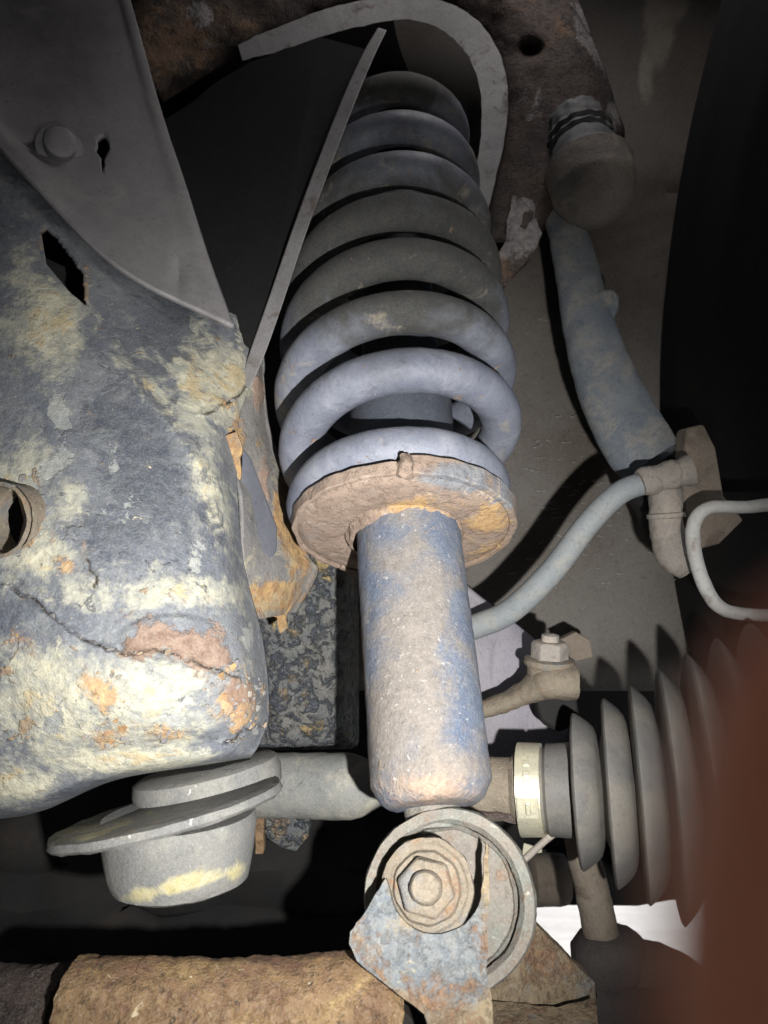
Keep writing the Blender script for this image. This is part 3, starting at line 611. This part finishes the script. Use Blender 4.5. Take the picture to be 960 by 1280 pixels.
re_ = M(); slab(re_, [(586, 1150), (655, 1145), (668, 1155), (742, 1228), (746, 1252), (700, 1262), (612, 1250), (590, 1250)], lambda x, y: .432 + (x - 600) * .0002 - (y - 1150) * .00017, .008, attr={'rust': blobs((680, 1200, 60, 40, 1.)), 'paint': lambda x, y, z: 0}, cuts=2, ragged=3)
re_.rough(.0010, 110).build('rear_ear', ear_m, LB, bevel=.0015)
bp_ = M(); slab(bp_, [(605, 1258), (700, 1268), (746, 1256), (745, 1290), (720, 1345), (605, 1345)], lambda x, y: .415 - (y - 1255) * .0006, .006, attr={'rust': lambda x, y, z: .3}, cuts=2, ragged=3); bp_.rough(.001, 110).build('base_plate', ear_m, LB, bevel=.0015)
bo = P(534, 1109, .366); bax = V(-.10, -.42, -.9)
BLT = lathe(M(), bo, bax, fine([(-.022, .0205), (-.006, .0212), (-.001, .0222), (.0010, .0218), (.0016, .0198), (.0005, .0185), (.001, .0165), (.004, .0152)], .0015), 64, rmod=lambda s, a: 1 + .012 * math.sin(9 * a)).rough(.0006, 200).build('bolt', shaft_m, LB)
hexhead(M(), bo + bax.normalized() * .004, bax, .0140, .0075, V(.9, .25)).build('hex_head', shaft_m, BLT, bevel=.0022)
lathe(M(), bo + bax.normalized() * .011, bax, fine([(0, .0078), (.004, .0074), (.0058, .0068), (.0068, .0062), (.0062, .0055), (.0062, 0)], .002), 40).rough(.0004, 250).build('bolt_tip', shaft_m, BLT)
LA = thing('lower_control_arm', P(240, 1290, .37), 'thick flaking rusty control arm tube across the bottom edge', 'control arm')
la = M(); sweep(la, [(92, 1265, .368, 125), (160, 1268, .366, 128), (260, 1272, .365, 128), (360, 1270, .366, 132), (440, 1268, .368, 142), (476, 1272, .372, 140)], 130, 56)
la.rough(.0011, 45).rough(.0008, 220).build('tube', rust_m, LA)
la = M(); sweep(la, [(-120, 1290, .40, 150), (20, 1285, .39, 140), (98, 1280, .382, 135)], 60, 40); la.rough(.002, 80).build('inner_sleeve', rustdark_m, LA)
gp = M(); slab(gp, [(458, 1228), (478, 1238), (540, 1300), (530, 1345), (480, 1345), (462, 1270)], lambda x, y: .372, .01); gp.build('end_plate', dark_m, LA, bevel=.001)

# ================================================================ DRIVE SHAFT AND BOOT
D0, D1 = P(250, 980, .545), P(900, 990, .455); DAX = (D1 - D0).normalized()
def s_px(px):
    lo, hi = -.3, .8
    for _ in range(50):
        md = (lo + hi) / 2
        if proj(D0 + DAX * md)[0] < px: lo = md
        else: hi = md
    return lo
def lp(pr): 
    out = []
    for px, r in pr:
        s = s_px(px); out.append((s, r * proj(D0 + DAX * s)[2] / F))
    return out
DS = thing('drive_shaft', P(600, 1010, .50), 'drive shaft running behind the damper into a ribbed black boot', 'drive shaft')
lathe(M(), D0, DAX, fine(lp([(250, 38), (440, 40), (452, 36), (478, 22), (500, 18)]), .004), 48).rough(.0006, 90).build('inner_tube', tubegrey_m, DS)
lathe(M(), D0, DAX, fine(lp([(500, 20), (560, 37), (640, 38), (646, 44), (720, 44)]), .004), 48).rough(.0007, 140).build('outer_shaft', shaft_m, DS)
boot = [(648, 48), (682, 50), (686, 55), (690, 55), (716, 57)]
rid = [(737, 93), (777, 112), (813, 129), (851, 150), (889, 170), (930, 190), (975, 210), (1020, 225)]
for i, (x, r) in enumerate(rid):
    boot += [(x - 20, r * .60), (x - 19, r * .74), (x - 17.5, r * .92), (x - 16, r * .98), (x - 14, r), (x - 11, r * .99), (x - 4, r * .945), (x + 4, r * .885), (x + 10, r * .82), (x + 13, r * .74), (x + 16, r * .62)]
boot += [(1050, 150)]
B = lathe(M(), D0, DAX, lp(boot), 96).rough(.0003, 60).build('ribbed_boot', boot_m, DS)
cl = lathe(M(), D0, DAX, fine(lp([(649, 50), (650, 56), (679, 55.5), (680, 50)]), .003), 72, cap=False).build('boot_clamp', clamp_m, DS)
def onclamp(px, an, r):                  # point on the clamp, an measured from facing the viewer, upwards
    s = s_px(px); c = D0 + DAX * s; f_ = (-FW + DAX * FW.dot(DAX)).normalized(); u_ = UP - DAX * UP.dot(DAX); u_ = (u_ - f_ * u_.dot(f_)).normalized()
    return c + (f_ * math.cos(R(an)) + u_ * math.sin(R(an))) * r * proj(c)[2] / F
def clampbox(x0, x1, a0, a1, r0, r1, name, m):
    vs = [onclamp(x, a, r) for r in (r0, r1) for x, a in ((x0, a0), (x1, a0), (x1, a1), (x0, a1))]
    M().add(vs, [(0, 1, 2, 3), (4, 5, 6, 7), (0, 1, 5, 4), (1, 2, 6, 5), (2, 3, 7, 6), (3, 0, 4, 7)]).build(name, m, cl, False, bevel=.0006)
clampbox(651, 677, -14, 12, 54, 60, 'clamp_ear', clamp_m)
clampbox(662, 668, -8, 6, 59, 62.5, 'crimp', clamp_m)
for a in (26, 38, 52): clampbox(660, 668, a - 4, a + 4, 54, 57.5, 'clamp_tooth', clamp_m)

# rod with ball boot under the boot
LK = thing('vertical_link_rod', P(755, 1220, .52), 'dusty brown upright link rod ending in a dark ball boot below the ribbed boot', 'link rod')
sweep(M(), [(712, 1005, .56, 22), (722, 1040, .56, 36), (738, 1105, .555, 42), (748, 1150, .55, 44), (758, 1205, .55, 46)], 40, 28).rough(.0006, 120).build('rod', brown_m, LK)
lathe(M(), P(760, 1165, .55), V(.08, 1, -.1), fine([(0, .016), (.003, .022), (.010, .027), (.022, .0285), (.036, .026), (.046, .022), (.07, .024)], .004), 40).rough(.0012, 90).build('ball_boot', darkboot_m, LK)
sweep(M(), [(766, 1226, .55, 84), (806, 1220, .54, 78), (842, 1228, .53, 74), (872, 1248, .53, 66), (960, 1290, .52, 70)], 40, 28).rough(.0015, 80).build('outer_joint', darkboot_m, LK)
sweep(M(), [(745, 1260, .53, 60), (800, 1275, .52, 80), (900, 1290, .5, 90)], 30, 28).rough(.0015, 80).build('joint_base', darkboot_m, LK)
# thin bracket in the V behind the eye
VB = thing('bent_rod_bracket', P(690, 1040, .5), 'thin rusty bent strip bracket between the eye and link rod', 'bracket')
vb = M(); slab(vb, [(595, 1016), (640, 1018), (716, 1030), (717, 1038), (690, 1037), (640, 1030)], .47, .012, ragged=2); vb.build('strip', rustdark_m, VB, bevel=.0006)
sweep(M(), [(655, 1075, .47, 9), (680, 1052, .475, 9), (700, 1037, .48, 9), (716, 1034, .485, 8)], 20, 10).build('wire', fit_m, VB)
# far lower frame ahead of the boot
FB = thing('front_subframe', P(740, 1130, .85), 'dark subframe beam with brown bush in front of the bright ground', 'subframe')
slab(M(), [(690, 1078), (765, 1082), (800, 1060), (1000, 1040), (1000, 1126), (840, 1127), (800, 1134), (690, 1133)], .86, .06).build('beam', dark_m, FB, bevel=.004)
lathe(M(), P(662, 1100, .80), V(1, .02, .1), fine([(0, .022), (.002, .0255), (.030, .026), (.038, .024), (.040, .016)], .004), 40).rough(.0005, 90).build('bush', brown_m, FB)
slab(M(), [(640, 1010), (860, 1010), (1000, 1000), (1000, 1058), (800, 1062), (766, 1071), (700, 1071), (690, 1050), (640, 1050)], .90, .05).build('upper_beam', dark_m, FB, bevel=.004)
box(M(), (.245, .9, .0), (.9, 1.0, .055)).build('kerb', ground_m, None, False); tag(bpy.data.objects['kerb'], kind='structure')

# stabiliser drop link beside the tube
SLK = thing('stabiliser_link', P(690, 900, .55), 'small rusty stud with nut and washer on a bent arm right of the damper tube', 'stabiliser link')
la_ = V(-.03, 1, .05); lo_ = P(688, 792, .555)
lathe(M(), lo_, la_, fine([(0, .003), (.001, .0062), (.008, .0064)], .002), 24).rough(.0003, 300).build('stud', fit_m, SLK)
lathe(M(), lo_ + la_ * .0055, la_, [(0, .0118), (.002, .0137), (.011, .0137), (.013, .0145)], 6).build('nut', fit_m, SLK, bevel=.001)
lathe(M(), lo_ + la_ * .0175, la_, fine([(0, .014), (.001, .0178), (.004, .0184), (.006, .0172), (.0065, .0158), (.012, .0155)], .0015), 40).rough(.0005, 200).build('washer', shaft_m, SLK)
sweep(M(), [(590, 890, .565, 20), (625, 880, .565, 22), (655, 866, .56, 28), (676, 854, .555, 38), (692, 850, .552, 46), (716, 850, .552, 46)], 40, 28, flat=1.6, up=FW).rough(.0012, 110).build('arm', shaft_m, SLK)
slab(M(), [(668, 866), (720, 850), (726, 905), (700, 918), (676, 905)], .552, .02).build('lower_bush', dark_m, SLK, bevel=.004)
CP = thing('crossmember_plate', P(640, 920, .63), 'dull mauve grey crossmember plate right behind the damper tube', 'plate')
cp = M(); sheet(cp, [[(570, 720, .66), (600, 745, .655), (640, 775, .65), (672, 802, .65)], [(570, 800, .64), (610, 810, .635), (660, 830, .63), (706, 850, .63)], [(570, 880, .63), (610, 880, .625), (660, 890, .62), (710, 900, .62)], [(570, 955, .63), (610, 955, .625), (660, 950, .62), (705, 945, .62)]], 30, 40, disp=lambda x, y, u, v: .002 * noise.noise(Vector((x * .02, y * .02, 4))))
cp.build('sheet_face', purple_m, CP, solid=.004)
tag(slab(M(), [(700, 800), (720, 790), (738, 800), (742, 822), (716, 828)], .66, .01).build('bent_tab', brown_m, None, bevel=.001), 'little bent metal tab behind the stabiliser stud', 'tab')

# ================================================================ UPPER ARM, BALL JOINT, KNUCKLE
UA = thing('upper_control_arm', P(620, 60, .74), 'dark rusty wishbone arm curving round the top of the coil spring', 'control arm')
I = [(205, 128), (262, 92), (312, 66), (380, 38), (440, 22), (510, 12), (566, 28), (606, 66), (624, 118), (624, 180), (612, 245), (604, 300)]
O = [(140, 20), (180, -60), (260, -90), (350, -110), (440, -130), (560, -130), (650, -90), (712, -20), (742, 50), (768, 125), (774, 190), (668, 300)]
dI = [.70, .715, .73, .75, .765, .775, .775, .765, .75, .735, .72, .71]
net = []
for a in range(len(I)):
    i, o_, d = I[a], O[a], dI[a]
    net.append([(i[0], i[1], d + .012), (i[0] * .85 + o_[0] * .15, i[1] * .85 + o_[1] * .15, d - .012), (i[0] * .5 + o_[0] * .5, i[1] * .5 + o_[1] * .5, d - .03), (i[0] * .15 + o_[0] * .85, i[1] * .15 + o_[1] * .85, d - .02), (o_[0], o_[1], d + .02)])
ua = M(); sheet(ua, net, 50, 170, {'rust': blobs((215, 60, 60, 60, .8), (300, 40, 60, 30, .5), (190, 30, 30, 50, .6), (690, 20, 60, 60, .3)), 'chip': blobs((740, 40, 22, 70, 1., -18), (768, 120, 12, 60, .9), (250, 20, 20, 30, .6), (240, 110, 26, 14, .5), (262, 60, 20, 30, .5), (660, 130, 20, 30, .5))},
      disp=lambda x, y, u, v: .0032 * noise.fractal(Vector((x * .025, y * .025, 8)), 1, 2, 5) + (.02 * math.exp(-(((x - 664) / 12) ** 2 + ((y - 62) / 9) ** 2))))
ua.build('arm_pressing', rustdark_m, UA, solid=.004)
bd = M(); vs = []; fs = []
bp1 = spline([(300, 64, .722, 20), (340, 52, .728, 24), (400, 30, .737, 27), (450, 17, .745, 27), (510, 10, .752, 25), (560, 22, .752, 30), (598, 56, .748, 32), (617, 108, .738, 30), (616, 170, .727, 26), (606, 225, .718, 22), (598, 278, .708, 14), (594, 292, .705, 8)], 120)
for i, q in enumerate(bp1):
    a, b_ = bp1[max(0, i - 1)], bp1[min(120, i + 1)]; tx, ty = b_[0] - a[0], b_[1] - a[1]; l = math.hypot(tx, ty); nx, ny = -ty / l, tx / l
    jw = q[3] / 2 * 1.15 * (1 + .07 * noise.noise(Vector((i * .35, 0, 0))))
    for sx, dz in ((-1, 0), (1, 0.002), (1, .007), (-1, .005)): vs.append(P(q[0] + nx * jw * sx, q[1] + ny * jw * sx, q[2] + dz))
for i in range(120):
    for k in range(4): fs.append((4 * i + k, 4 * i + (k + 1) % 4, 4 * i + 4 + (k + 1) % 4, 4 * i + 4 + k))
fs += [(3, 2, 1, 0), (480, 481, 482, 483)]
bd.add(vs, fs).rough(.0006, 160).build('inner_flange', shim_m, UA)
tabm = M(); slab(tabm, [(640, 243), (666, 250), (677, 292), (664, 322), (616, 372), (609, 350), (630, 305), (636, 270)], lambda x, y: .69 - (y - 240) * .0002, .018, ragged=3, attr={'rust': blobs((620, 350, 22, 26, 1.)), 'chip': blobs((650, 280, 40, 60, 1.))}, cuts=1); tabm.rough(.0012, 110).build('stop_tab', rustdark_m, UA, bevel=.001)
BJ = thing('ball_joint', P(738, 280, .66), 'round dusty ball joint cap under the end of the upper arm', 'ball joint')
ja = V(.10, 1, -.42); jo = P(724, 168, .70)
lathe(M(), jo, ja, fine([(-.02, .024), (0, .026), (.004, .0295), (.008, .027), (.012, .029), (.016, .027)], .0015), 48, rmod=lambda s, a: 1 + .03 * math.sin(14 * a)).rough(.0012, 160).build('rubber_boot', rubber_m, BJ)
lathe(M(), jo + ja * .014, ja, fine([(0, .026), (.010, .030), (.020, .031), (.024, .036), (.028, .0365)], .003), 56).rough(.0008, 120).build('collar', rubber_m, BJ)
lathe(M(), jo + ja * .040, ja, fine([(0, .036), (.003, .039), (.014, .038), (.030, .0365), (.044, .030), (.053, .020), (.057, .010), (.058, 0)], .003), 64).rough(.0005, 90).build('cap', fit_m, BJ)
KN = thing('steering_knuckle', P(815, 580, .60), 'blue painted knuckle arm hanging from the ball joint', 'knuckle')
kn = M(); sweep(kn, [(700, 265, .70, 44), (712, 300, .69, 50), (726, 360, .672, 58), (742, 430, .652, 70), (768, 500, .63, 82), (798, 555, .613, 88), (818, 578, .606, 78)], 90, 36, flat=.62, up=FW)
kn.rough(.0007, 60).build('arm', knuck_m, KN)
slab(M(), [(745, 362), (766, 360), (774, 368), (774, 388), (766, 402), (748, 404)], .655, .012).build('lug', knuck_m, KN, bevel=.003)
lathe(M(), P(812, 588, .62), V(.45, .6, .3), fine([(0, .026), (.01, .028), (.03, .026), (.06, .03)], .005), 32).rough(.001, 90).build('hub_boss', dark_m, KN)

# hose
HS = thing('brake_hose', P(700, 700, .57), 'grey rubber brake hose curving from the damper up to a crimped fitting', 'brake hose')
sweep(M(), [(540, 800, .615, 30), (600, 781, .60, 31), (640, 762, .588, 31), (690, 714, .572, 31), (735, 655, .56, 30), (775, 616, .55, 29), (812, 602, .545, 28)], 70, 28).build('hose', hose_m, HS)
sweep(M(), [(800, 604, .544, 32), (806, 602, .544, 36), (816, 600, .544, 37), (820, 598, .544, 33), (832, 596, .544, 38), (842, 593, .543, 38), (848, 592, .543, 34), (864, 588, .542, 40)], 60, 28).rough(.0008, 160).build('crimp', fit_m, HS)
sweep(M(), [(830, 608, .55, 34), (832, 622, .55, 40), (832, 650, .55, 40), (837, 680, .548, 44), (848, 702, .545, 40), (858, 716, .545, 22)], 50, 28).rough(.0012, 90).build('elbow_fitting', fit_m, HS)
lathe(M(), P(832, 640, .55), V(.08, 1, 0), fine([(0, .010), (.001, .0132), (.004, .0132), (.005, .010)], .001), 32).build('clip_ring', fit_m, HS)
slab(M(), [(858, 535), (880, 530), (895, 560), (905, 620), (930, 650), (900, 680), (862, 690), (852, 620)], .57, .02).build('hose_bracket', brown_m, HS, bevel=.002)
tag(sweep(M(), [(985, 628, .49, 17), (930, 634, .495, 16), (890, 634, .50, 16), (869, 650, .502, 17), (867, 685, .503, 18), (878, 725, .503, 18), (896, 756, .502, 17), (925, 767, .50, 16), (985, 770, .49, 16)], 80, 20).rough(.0004, 120).build('looped_pipe', pale_m), 'pale thin metal pipe bent in a loop below the hose fitting', 'pipe')

# edge strip in front of the spring: rim of the black shield
STR = thing('shield_strip', P(330, 430, .57), 'narrow pale grey strip running up past the left side of the spring', 'strip')
sv = spline([(478, 36, .66, 11), (460, 70, .64, 14), (436, 125, .615, 16), (405, 205, .585, 17), (372, 295, .555, 17), (345, 375, .535, 18), (322, 440, .52, 18), (306, 482, .51, 14)], 80)
vs = []; fs = []
for i, q in enumerate(sv):
    h = q[3] / 2
    for sx, dz in ((-1, .004), (1, 0), (1, .006), (-1, .009)): vs.append(P(q[0] + h * sx, q[1] + h * .3 * sx, q[2] + dz))
for i in range(80):
    for k in range(4): fs.append((4 * i + k, 4 * i + (k + 1) % 4, 4 * i + 4 + (k + 1) % 4, 4 * i + 4 + k))
fs += [(3, 2, 1, 0), (320, 321, 322, 323)]
M().add(vs, fs).build('rim', shim_m, STR, bevel=.0008)
slab(M(), [(466, 64), (438, 118), (406, 198), (372, 290), (344, 372), (318, 440), (296, 424), (240, 330), (190, 200), (205, 150), (240, 128), (268, 104), (312, 78), (400, 46)], lambda x, y: .655 - (y - 40) * .00034 + .008, .003).build('flap', shield_m, STR)
# tyre
TY = thing('tyre', P(980, 330, .5), 'black tyre sidewall filling the right edge', 'tyre')
to_ = P(480, 330, .36) + RT * .305
def tread(s, a): return 1
lathe(M(), to_, RT + FW * .02, fine([(.02, .26), (-.002, .33), (-.006, .41), (.0, .465), (.012, .49), (.03, .503), (.06, .507), (.20, .507), (.23, .48), (.24, .38), (.22, .26)], .01), 140, u=UP, cap=False).build('carcass', tyre_m, TY)
tb_ = M()
for k in range(64):
    a0 = 2 * math.pi * k / 64; a1 = a0 + 2 * math.pi / 64 * .7
    for s0, s1 in ((.016, .05), (.075, .15)):
        vs = []
        for r in (.498, .513):
            for s, a in ((s0, a0), (s1, a0), (s1, a1), (s0, a1)):
                rr = r - (.02 if s < .02 and r > .5 else 0)
                vs.append(to_ + RT * s + (UP * math.cos(a) + FW * math.sin(a)) * rr)
        tb_.add(vs, [(0, 1, 2, 3), (4, 5, 6, 7), (0, 1, 5, 4), (1, 2, 6, 5), (2, 3, 7, 6), (3, 0, 4, 7)])
tag(tb_.build('tread_blocks', tyre_m, TY, False), kind='stuff')

# ================================================================ HAND with the index finger across the corner of the lens
HD = thing('person', CAM + RT * .06 - UP * .05 - FW * .02, 'blurred dark red fingertip of a hand across the lower right corner', 'hand')
def hand_mesh():
    def L(x, y, z): return RT * x + UP * y + FW * z + CAM
    pts = [L(.075, -.085, -.055), L(.060, -.060, -.035)]; rad = [.022, .021]; ed = [(0, 1)]      # wrist, palm root
    def chain(root, lst):
        k = root
        for p, r in lst:
            pts.append(L(*p)); rad.append(r); ed.append((k, len(pts) - 1)); k = len(pts) - 1
    chain(1, [((.045, -.060, -.008), .012), ((.028, -.046, .004), .0098), ((.0150, -.028, .0105), .0092), ((.0123, -.013, .0122), .0087), ((.0125, -.0052, .0124), .0084), ((.0132, -.0002, .0124), .0062)])
    chain(1, [((.060, -.050, -.008), .012), ((.062, -.030, .006), .009), ((.058, -.012, .008), .008), ((.055, .0, .002), .007)])
    chain(1, [((.072, -.048, -.012), .011), ((.078, -.028, .002), .009), ((.076, -.010, .004), .008), ((.073, .0, -.002), .007)])
    chain(1, [((.082, -.055, -.018), .010), ((.090, -.038, -.006), .008), ((.090, -.024, -.004), .007), ((.087, -.014, -.008), .006)])
    chain(0, [((.052, -.082, -.050), .013), ((.034, -.068, -.040), .010), ((.022, -.052, -.034), .009), ((.016, -.042, -.030), .0075)])
    base = base_of(HD); me = bpy.data.meshes.new('hand'); me.from_pydata([p - base for p in pts], ed, []); me.update()
    me.materials.append(skin); o = bpy.data.objects.new('hand', me); COL.objects.link(o); o.parent = HD
    sk = o.modifiers.new('Skin', 'SKIN'); sk.use_smooth_shade = True
    if not me.skin_vertices: me.skin_vertices.new()
    for i, r in enumerate(rad): me.skin_vertices[0].data[i].radius = (r, r); me.skin_vertices[0].data[i].use_root = (i == 0)
    sm = o.modifiers.new('Subdivision', 'SUBSURF'); sm.levels = sm.render_levels = 2
hand_mesh()
